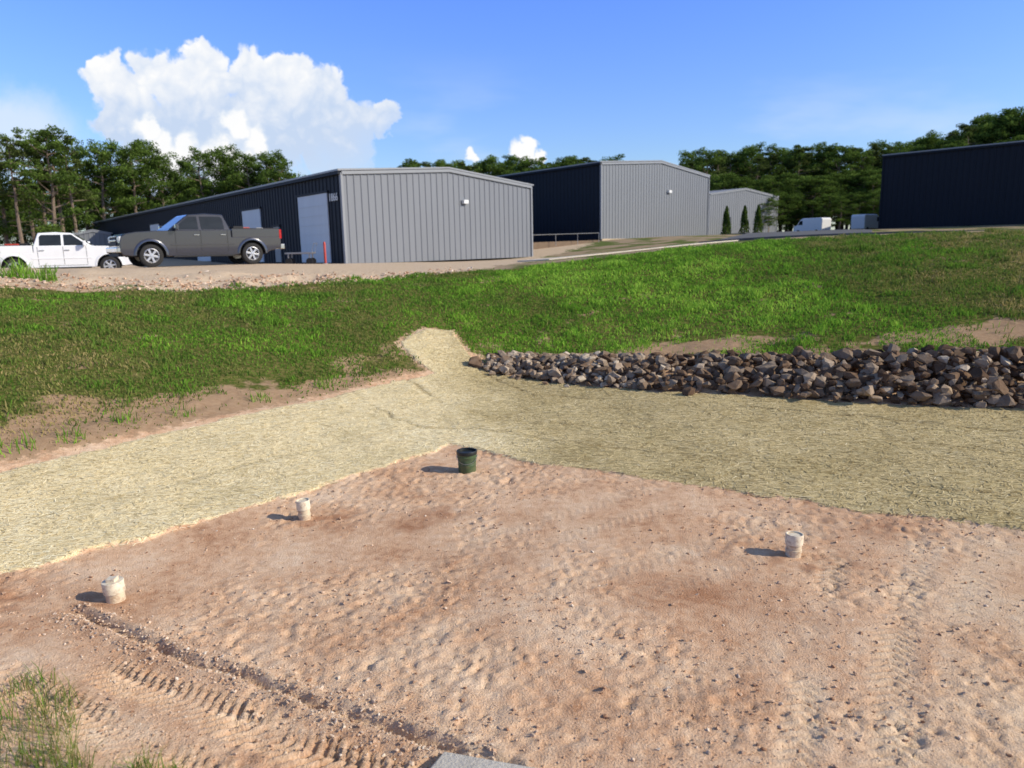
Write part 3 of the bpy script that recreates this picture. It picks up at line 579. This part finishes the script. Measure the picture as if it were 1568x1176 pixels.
def pickup(loc,heading,paint,wheelbase=3.64):
    root=empty("pickup_truck",loc,heading); wb=wheelbase/2; zc=.405; W=.98
    def arc(cx,r,a0,a1,n=14): return [(cx+r*math.cos(a),zc+.02+r*math.sin(a)) for a in np.linspace(a0,a1,n)]
    prof=[(-2.96,.62),(-2.99,1.04),(-1.06,1.04),(-1.05,1.32),(1.22,1.30),(1.7,1.285),(2.3,1.25),(2.62,1.19),(2.78,1.08),(2.82,.92),(2.83,.58),(2.74,.44)]
    fa=arc(wb,.50,-.05,math.pi+.05); ra=arc(-wb,.50,-.05,math.pi+.05)
    prof+=[(2.45,.40)]+fa+[(wb-.56,.37),(-wb+.56,.37)]+ra+[(-2.5,.50)]
    n=len(prof); i0=13; fr=set(range(i0,i0+len(fa)-1)); j0=i0+len(fa)+2; rr=set(range(j0,j0+len(ra)-1))
    V=[(x,-W,z) for x,z in prof]+[(x,W,z) for x,z in prof]
    F=[tuple(range(n)),tuple(range(2*n-1,n-1,-1))]; I=[0,0]
    for i in range(n):
        j=(i+1)%n; F.append((i,j,n+j,n+i)); I.append(1 if (i in fr or i in rr) else 0)
    obj("body",pymesh("body",V,F,[paint,m_black],I),root,.03)
    for cx in (wb,-wb):
        for s in (-1,1):
            Vp=[];Fp=[]
            A=np.linspace(.0,math.pi,18)
            for a in A:
                for r,yy in ((.495,W-.02),(.495,W+.022),(.56,W+.022),(.60,W-.004)): Vp.append((cx+r*math.cos(a),s*yy,zc+.02+r*math.sin(a)))
            for i in range(len(A)-1):
                for k in range(3): Fp.append((i*4+k,i*4+k+1,i*4+5+k,i*4+4+k))
            obj("arch_lip",pymesh("arch_lip",Vp,Fp,[paint],smooth=True),root)
            box("wheel_well",(cx,s*.42,.62),(1.1,.5,.5),m_black,root)
    for s in (-1,1): 
        box("bed_side",(-2.01,s*(W-.065),1.185),(1.86,.12,.33),paint,root,.02)
        box("bed_rail",(-2.01,s*(W-.065),1.36),(1.84,.10,.025),m_black,root,.005)
    box("tailgate",(-2.955,0,1.18),(.07,1.72,.33),paint,root,.015); box("bed_floor",(-2.0,0,1.05),(1.75,1.7,.02),m_black,root)
    for k,(bx,by,bz,bs) in enumerate([(-1.5,.3,1.36,(.4,.4,.2)),(-1.9,-.3,1.33,(.5,.4,.22)),(-2.35,.2,1.30,(.3,.5,.2)),(-1.35,-.3,1.40,(.2,.8,.12))]): box(f"cargo_{k}",(bx,by,bz),bs,[m_black,m_red,m_wire,m_black][k],root,.02)
    zb_,zt=1.29,1.90; wb_,wt=.955,.76
    V=[(1.20,-wb_,zb_),(1.20,wb_,zb_),(-1.05,wb_,zb_),(-1.05,-wb_,zb_),(.42,-wt,zt-.03),(.42,wt,zt-.03),(-.84,wt,zt-.02),(-.84,-wt,zt-.02),(-.2,-wt+.02,zt+.015),(-.2,wt-.02,zt+.015)]
    F=[(0,1,5,4),(2,3,7,6),(1,2,6,9,5),(3,0,4,8,7),(4,5,9,8),(8,9,6,7)]
    obj("cab",pymesh("cab",V,F,[paint]),root,.035)
    def sy(z): return wb_+(wt-wb_)*(z-zb_)/(zt-.025-zb_)+.006
    for s in (-1,1):
        f1=[(1.02,1.335),(.12,1.335),(.12,1.80),(.43,1.80)]; f2=[(.02,1.335),(-.82,1.335),(-.80,1.72),(-.72,1.80),(.02,1.80)]
        for nm,f in (("front_window",f1),("rear_window_side",f2)): poly3(nm,[(x,s*sy(z),z) for x,z in f],m_glass,root)
        for x in (.96,.07,-.90): box("door_gap",(x,s*(W+.001),.9),(.014,.008,.78),m_black,root)
        box("door_gap_h",(.03,s*(W+.001),.47),(1.86,.008,.014),m_black,root)
        for x in (.22,-.74): box("door_handle",(x,s*(W+.02),1.13),(.2,.04,.035),m_chrome,root,.01)
        box("body_crease",(0,s*(W+.004),.78),(2.3,.02,.05),paint,root,.008)
        box("side_step",(0,s*(W-.01),.36),(2.2,.16,.06),m_black,root,.02)
        box("mirror_arm",(.93,s*(W+.04),1.36),(.06,.14,.05),m_black,root,.01); box("mirror",(.93,s*(W+.17),1.42),(.12,.2,.22),paint,root,.03)
        box("headlamp",(2.72,s*.76,1.0),(.22,.42,.2),m_headl,root,.03); box("headlamp_low",(2.77,s*.78,.83),(.12,.36,.10),m_black,root,.02)
        box("tail_lamp",(-2.96,s*.905,1.14),(.10,.16,.36),m_tail,root,.02)
        box("fog_lamp",(2.90,s*.62,.56),(.06,.2,.1),m_black,root,.01)
    def xw(z): return 1.20+(.42-1.20)*(z-zb_)/(zt-.03-zb_)+.008
    poly3("windshield",[(xw(1.35),-.84,1.35),(xw(1.35),.84,1.35),(xw(1.82),.72,1.82),(xw(1.82),-.72,1.82)],m_glass,root)
    poly3("back_glass",[(-1.04+.0,-.78,1.38),(-1.04,.78,1.38),(-.89,.68,1.80),(-.89,-.68,1.80)],m_glass,root)
    box("grille",(2.83,0,.95),(.05,1.1,.34),m_black,root,.02); box("grille_bar",(2.86,0,.96),(.04,1.12,.055),m_chrome,root,.01); box("grille_bar_top",(2.85,0,1.10),(.04,1.12,.03),m_chrome,root,.01)
    box("front_bumper",(2.84,0,.63),(.2,1.94,.20),m_chrome,root,.04); box("air_dam",(2.80,0,.46),(.14,1.7,.14),m_black,root,.02)
    box("rear_bumper",(-3.05,0,.66),(.18,1.86,.2),m_chrome,root,.03)
    box("chassis",(0,0,.52),(5.2,1.1,.25),m_black,root)
    for x in (wb,-wb):
        for s in (-1,1): wheel(root,x,s*(W-.135),zc,s)
        box("axle",(x,0,zc),(.1,1.5,.1),m_black,root)
    return root
pickup((-11.99,28.87,2.50),math.radians(218),m_paintg)
pickup((-20.1,34.0,2.08),math.radians(25),m_paintw)
def van(loc,h_,paint,sc):
    root=empty("cargo_van",loc,h_); root.scale=(sc,sc,sc)
    prof=[(-2.6,.45),(-2.65,2.2),(-2.4,2.4),(1.0,2.4),(1.5,2.2),(2.1,1.45),(2.75,1.2),(2.85,.5)]
    n=len(prof); V=[(x,-.95,z) for x,z in prof]+[(x,.95,z) for x,z in prof]; F=[tuple(range(n)),tuple(range(2*n-1,n-1,-1))]+[(i,(i+1)%n,n+(i+1)%n,n+i) for i in range(n)]
    obj("body",pymesh("body",V,F,[paint]),root,.08)
    for s in(-1,1):
        poly3("side_window",[(1.9,s*.96,1.45),(1.0,s*.96,1.45),(1.0,s*.96,2.05),(1.45,s*.96,2.05)],m_glass,root)
        for x in(-1.7,1.8): lathe("wheel",[(0,-.12),(.2,-.12),(.35,-.12),(.36,0),(.35,.12),(.2,.12),(0,.12)],[m_tire],root,24,'Y',loc=(x,s*.86,.36))
    poly3("windshield",[(2.06,-.8,1.52),(2.06,.8,1.52),(1.56,.75,2.16),(1.56,-.75,2.16)],m_glass,root)
    box("bumper",(2.85,0,.5),(.15,1.8,.2),m_black,root,.03)
for x,y,r in ((36.2,90,115),(39.8,84,40)): van((x,y,float(tz(x,y))-.25),math.radians(r),m_paintw,.8)
# ---------------------------------------------------------------- trees
m_bark=simple("bark",(.19,.14,.10),.95,var=.35,scale=4,bump=.6)
m_leaf=leafmat("broadleaf_foliage",[(0,(.035,.055,.014)),(.45,(.09,.145,.028)),(.8,(.15,.23,.045)),(1,(.21,.29,.065))],.3)
m_needle=leafmat("pine_foliage",[(0,(.035,.05,.018)),(.5,(.085,.115,.03)),(1,(.16,.19,.055))],.2)
def quads_at(C,size,flat=0):
    n=len(C); a=rng.normal(size=(n,3)); a/=np.linalg.norm(a,axis=1)[:,None]; b=rng.normal(size=(n,3)); b-=a*(a*b).sum(1)[:,None]; b/=np.linalg.norm(b,axis=1)[:,None]
    s=size[:,None]; V=np.stack([C-a*s,C-b*s*.6,C+a*s,C+b*s*.6],1).reshape(-1,3); return V
def tree(kind,seed):
    r=random.Random(seed); Hh=15.0; Vs=[];Fs=[];mi=[];ts=[];o=0
    def add(V,F,m,t):
        nonlocal o
        V=np.array(V);F=np.array(F); Vs.append(V);Fs.append(F+o);mi.append(np.full(len(F),m));ts.append(t if hasattr(t,'__len__') else np.full(len(V),t)); o+=len(V)
    lean=(r.uniform(-.5,.5),r.uniform(-.5,.5))
    tp=[(lean[0]*k/8+r.uniform(-.12,.12),lean[1]*k/8+r.uniform(-.12,.12),-.5+Hh*.97*k/8) for k in range(9)]
    V,F=tube(tp,[.30*(1-k/8.8)+.03 for k in range(9)],7); add(V,F,0,.5)
    clumps=[]
    if kind=='leaf':
        nb=26; z0=.2 if r.random()<.6 else .3
        for i in range(nb):
            t=z0+(1-z0)*((i+r.random())/nb); z=Hh*t
            env=math.sin(math.pi*min(1,((t-z0*.6)/(1.08-z0*.6)))**.75)
            L=max(.6,4.6*env*r.uniform(.6,1.15)); a=i*2.4+r.uniform(-.5,.5); x0,y0=lean[0]*t,lean[1]*t
            up=r.uniform(.15,.6)*L
            end=(x0+math.cos(a)*L,y0+math.sin(a)*L,min(Hh*1.03,z+up)); mid=(x0+math.cos(a)*L*.5,y0+math.sin(a)*L*.5,z+up*.35)
            V,F=tube([(x0,y0,z),mid,end],[.09,.05,.02],5); add(V,F,0,.5)
            for k in range(4):
                u=r.uniform(.45,1.08); clumps.append((x0+(end[0]-x0)*u+r.gauss(0,.45),y0+(end[1]-y0)*u+r.gauss(0,.45),z+(end[2]-z)*u+r.gauss(0,.4),r.uniform(.55,1.25)))
        npc=115; mm=1; ls=(.06,.17)
    else:
        nb=22
        for i in range(nb):
            t=.48+.52*((i+r.random())/nb); z=Hh*t
            L=(3.1*(1-((t-.48)/.56))**.6+.5)*r.uniform(.45,1.15); a=r.uniform(0,6.28); x0,y0=lean[0]*t,lean[1]*t
            end=(x0+math.cos(a)*L,y0+math.sin(a)*L,z+r.uniform(-.1,.5))
            V,F=tube([(x0,y0,z),end],[.07,.02],5); add(V,F,0,.5)
            for k in range(3):
                u=r.uniform(.4,1.05); clumps.append((x0+(end[0]-x0)*u+r.gauss(0,.2),y0+(end[1]-y0)*u+r.gauss(0,.2),end[2]+r.gauss(0,.15),r.uniform(.4,.85)))
        for i in range(8):
            t=r.uniform(.2,.48); a=r.uniform(0,6.28); L=r.uniform(.4,1.3); V,F=tube([(0+lean[0]*t,lean[1]*t,Hh*t),(math.cos(a)*L,math.sin(a)*L,Hh*t+.1)],[.04,.01],4); add(V,F,0,.5)
        npc=110; mm=1; ls=(.05,.16)
    for cx,cy,cz,cr in clumps:
        g_=rng.normal(size=(npc,3)); g_/=np.linalg.norm(g_,axis=1)[:,None]; rad=rng.random(npc)**.45
        C=g_*rad[:,None]*cr*np.array([1,1,.62 if kind=='leaf' else .45])+np.array([cx,cy,cz])
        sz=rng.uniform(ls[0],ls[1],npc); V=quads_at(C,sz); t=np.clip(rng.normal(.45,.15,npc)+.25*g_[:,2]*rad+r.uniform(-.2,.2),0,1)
        F=np.arange(npc*4).reshape(-1,4); add(V,F,mm,np.repeat(t,4))
    return npmesh(kind+"_tree_mesh",np.concatenate(Vs),np.concatenate(Fs),[m_bark,m_leaf if kind=='leaf' else m_needle],{'tint':np.concatenate(ts)},np.concatenate(mi))
LT=[tree('leaf',s) for s in (1,2,3,4)]; PT=[tree('pine',s) for s in (11,12,13)]
def place(kind,x,y,top,parent=None,wide=1.0):
    zb_=float(tz(x,y))-.3; s=max(2,(top-zb_))/15.3
    me=random.choice(LT if kind=='leaf' else PT); o=bpy.data.objects.new("broadleaf_tree" if kind=='leaf' else "pine_tree",me)
    link(o,parent); o.location=(x,y,zb_); w=s*wide*random.uniform(.9,1.15); o.scale=(w,w,s); o.rotation_euler=(0,0,random.uniform(0,6.28)); return o
LEFT=[(-.665,86,.150,'leaf'),(-.645,80,.150,'pine'),(-.628,84,.153,'pine'),(-.612,88,.152,'pine'),(-.60,82,.158,'leaf'),(-.588,86,.156,'pine'),(-.572,84,.150,'pine'),(-.555,96,.135,'leaf'),(-.535,94,.138,'leaf'),(-.512,98,.140,'leaf'),(-.49,96,.137,'leaf'),(-.468,100,.140,'leaf'),(-.452,98,.125,'leaf'),
(-.435,104,.098,'leaf'),(-.415,106,.112,'leaf'),(-.398,100,.127,'leaf'),(-.378,102,.131,'leaf'),(-.358,103,.124,'leaf'),(-.338,100,.120,'leaf'),(-.318,101,.124,'leaf'),(-.30,99,.120,'leaf'),(-.285,104,.098,'leaf'),(-.70,84,.15,'leaf')]
for a,y,u,k in LEFT: place(k,a*y,y,3+u*y,None,.95)
ul=empty("distant_treeline",(0,0,0))
for i in range(26):
    a=-.72+i*.016+random.uniform(-.005,.005); y=108+random.uniform(-3,12); place('leaf',a*y,y,3+y*random.uniform(.07,.10),ul,1.3)
mr=empty("distant_treeline",(0,0,0))
for i in range(22):
    a=-.13+i*.0125+random.uniform(-.004,.004); y=135+random.uniform(-6,10); place('leaf' if random.random()<.7 else 'pine',a*y,y,3+y*(.107+random.uniform(-.006,.008)),mr,1.2)
rt=empty("distant_treeline",(0,0,0))
for row,(yy,dh) in enumerate(((128,0),(140,.0),(118,-.035),(112,-.06))):
    for i in range(44):
        a=.235+i*.0135+random.uniform(-.005,.005); y=yy+random.uniform(-4,4)
        u=np.interp(a,[.22,.3,.42,.52,.6,.66,.8],[.108,.114,.115,.118,.138,.155,.16])+dh+random.uniform(-.009,.006)
        place('leaf' if random.random()<.65 or row>1 else 'pine',a*y,y,3+u*y,rt,1.05 if row<2 else 1.6)
def evergreen(x,y,hh):
    root=empty("arborvitae_tree",(x,y,float(tz(x,y))))
    n=2600; t=rng.random(n)**.8; a=rng.uniform(0,6.28,n); r=(.62*(1-t)**.7+.05)*np.sqrt(rng.uniform(.3,1,n))*(1+.2*np.sin(a*3+t*9))
    C=np.stack([r*np.cos(a),r*np.sin(a),.15+t*hh],-1); V=quads_at(C,rng.uniform(.05,.13,n)); tn=np.clip(rng.normal(.4,.2,n),0,1)
    obj("foliage",npmesh("foliage",V,np.arange(n*4).reshape(-1,4),[m_leaf],{'tint':np.repeat(tn,4)}),root)
    V,F=tube([(0,0,-.2),(0,0,hh*.9)],[.08,.02]); obj("trunk",pymesh("trunk",V,F,[m_bark]),root)
for a in(.288,.312,.330): evergreen(a*97,97,3.6)
# ---------------------------------------------------------------- sun, sky, clouds
S=Vector((.974*math.cos(math.radians(29)),-.227*math.cos(math.radians(29)),math.sin(math.radians(29))))
sl=bpy.data.lights.new("sun",'SUN'); sl.energy=5.0; sl.angle=math.radians(.5); sl.color=(1,.91,.74)
so=bpy.data.objects.new("sun",sl); link(so); so.rotation_euler=S.to_track_quat('Z','Y').to_euler()
w=bpy.data.worlds.new("World"); scene.world=w; w.use_nodes=True; t=w.node_tree; t.nodes.clear(); h=NT(t)
out=h.n('ShaderNodeOutputWorld'); sky=h.n('ShaderNodeTexSky',sky_type='NISHITA'); sky.sun_disc=False; sky.sun_elevation=math.radians(29); sky.sun_rotation=math.atan2(.974,-.227); sky.air_density=1.0; sky.dust_density=.4; sky.ozone_density=2.0; sky.altitude=200
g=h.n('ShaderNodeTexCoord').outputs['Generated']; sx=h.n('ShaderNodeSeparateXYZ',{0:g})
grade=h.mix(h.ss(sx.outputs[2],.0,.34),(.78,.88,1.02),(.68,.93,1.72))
grade=h.mix(h.ss(sx.outputs[2],.38,.65),grade,(1.15,1.0,.85))  # overhead sky, out of view, tinted warm to neutralise the blue ambient light
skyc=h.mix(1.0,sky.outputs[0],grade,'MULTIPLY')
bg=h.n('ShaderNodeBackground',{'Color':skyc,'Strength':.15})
yy=h.m('MAXIMUM',sx.outputs[1],.05); u=h.m('DIVIDE',sx.outputs[0],yy); v=h.m('DIVIDE',sx.outputs[2],yy)
UV=h.n('ShaderNodeCombineXYZ',{0:u,1:v}).outputs[0]
c=h.noise(14,5,.6,UV,out=1,dim='2D'); d=h.v('SUBTRACT',c,(.5,.5,.5)); PV=h.v('ADD',UV,h.v('MULTIPLY',d,(.050,.050,0)))
vo=h.n('ShaderNodeTexVoronoi',feature='F1',voronoi_dimensions='2D'); vo.inputs['Scale'].default_value=42; vo.inputs['Detail'].default_value=1.5; h.set(vo.inputs['Vector'],PV); vd=vo.outputs[0]
def blobs(L):
    F=None
    for a,b,r in L:
        d=h.v('DISTANCE',PV,(a,b,0)); x=h.m('MULTIPLY_ADD',d,-1/r,1.0); F=x if F is None else h.m('SMOOTH_MAX',F,x,.15)
    return h.m('ADD',F,h.m('MULTIPLY',h.m('SUBTRACT',.42,vd),.28))
A_=[(-.503,.218,.036),(-.448,.226,.040),(-.389,.226,.042),(-.326,.221,.042),(-.280,.214,.040),(-.230,.195,.040),(-.196,.160,.036),(-.160,.164,.022),(-.398,.178,.075),(-.297,.164,.08),(-.225,.132,.060),(-.482,.176,.055),(-.356,.115,.09),(-.455,.115,.055)]
B_=[(-.469,.164,.024),(-.452,.142,.026),(-.343,.158,.026),(-.326,.138,.026),(-.415,.134,.03),(-.373,.131,.028),(-.37,.105,.05),(-.44,.11,.04)]
C_=[(.022,.131,.016),(.0138,.117,.022),(.037,.116,.015),(-.047,.116,.012)]
FA=blobs(A_); FB=blobs(B_); FC=blobs(C_)
nS=h.noise(16,5,.6,UV,dim='2D')
mA=h.ss(FA,.0,.2); fade=h.ss(h.m('ADD',h.m('ADD',h.m('MULTIPLY',v,1.0),h.m('MULTIPLY',u,-.5)),h.m('MULTIPLY',h.m('SUBTRACT',nS,.5),.12)),.15,.28)
mA=h.m('MULTIPLY',mA,h.m('ADD',.45,h.m('MULTIPLY',fade,.55)))
mB=h.ss(FB,.0,.45); mC=h.ss(FC,.05,.4)
litA=h.m('ADD',h.m('ADD',h.m('MULTIPLY',h.ss(v,.13,.24),.85),h.m('MULTIPLY',h.m('SUBTRACT',nS,.5),1.1)),h.m('MULTIPLY',h.m('SUBTRACT',.45,vd),.45),clamp=True)  # cloud light and shade put into the colour: whiter tops, bluer bases
cA=h.mix(litA,(.58,.70,.90),(1.0,1.0,1.0))
cB=h.mix(h.m('ADD',h.ss(FB,.05,.5),h.m('MULTIPLY',h.m('SUBTRACT',nS,.5),.9),clamp=True),(.80,.87,.96),(1,1,1))
mpz=h.n('ShaderNodeMapping',{0:UV}); mpz.inputs['Scale'].default_value=(1,3.5,1)
hz=h.noise(3.2,4,.55,mpz.outputs[0],dim='2D'); hzm=h.m('MULTIPLY',h.m('MULTIPLY',h.ss(hz,.45,.75),.45),h.m('SUBTRACT',1.0,h.ss(v,.08,.26)))
leftc=h.m('MULTIPLY',h.ss(h.m('MULTIPLY_ADD',h.v('DISTANCE',h.v('MULTIPLY',PV,(.5,1,0)),(-.33,.152,0)),-1/.07,1.0),0,.6),.8)
hzm=h.m('MAXIMUM',hzm,leftc)
alpha=h.m('MAXIMUM',hzm,mA); alpha=h.m('MAXIMUM',alpha,mB); alpha=h.m('MAXIMUM',alpha,mC)
front=h.ss(sx.outputs[1],.05,.2); alpha=h.m('MULTIPLY',alpha,front)
cc=h.mix(mA,(.74,.84,.97),cA); cc=h.mix(mB,cc,cB); cc=h.mix(mC,cc,(1,1,1))
bg2=h.n('ShaderNodeBackground',{'Color':cc,'Strength':1.0})
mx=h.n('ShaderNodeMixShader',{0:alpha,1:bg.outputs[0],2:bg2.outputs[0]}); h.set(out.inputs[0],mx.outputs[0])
# ---------------------------------------------------------------- camera
cd=bpy.data.cameras.new("camera"); cd.sensor_width=36; cd.lens=26; cd.clip_start=.05; cd.clip_end=6000
cd.dof.use_dof=True; cd.dof.focus_distance=8.0; cd.dof.aperture_fstop=1.5
co=bpy.data.objects.new("camera",cd); link(co)
p_=math.radians(10.6); r_=math.radians(1.2)
R0=Matrix.Rotation(math.radians(90)-p_,4,'X')@Matrix.Rotation(-r_,4,'Z')
co.matrix_world=Matrix.Translation((0,0,3.0))@R0
scene.camera=co
scene.view_settings.view_transform='Standard'; scene.view_settings.look='None'; scene.view_settings.exposure=0
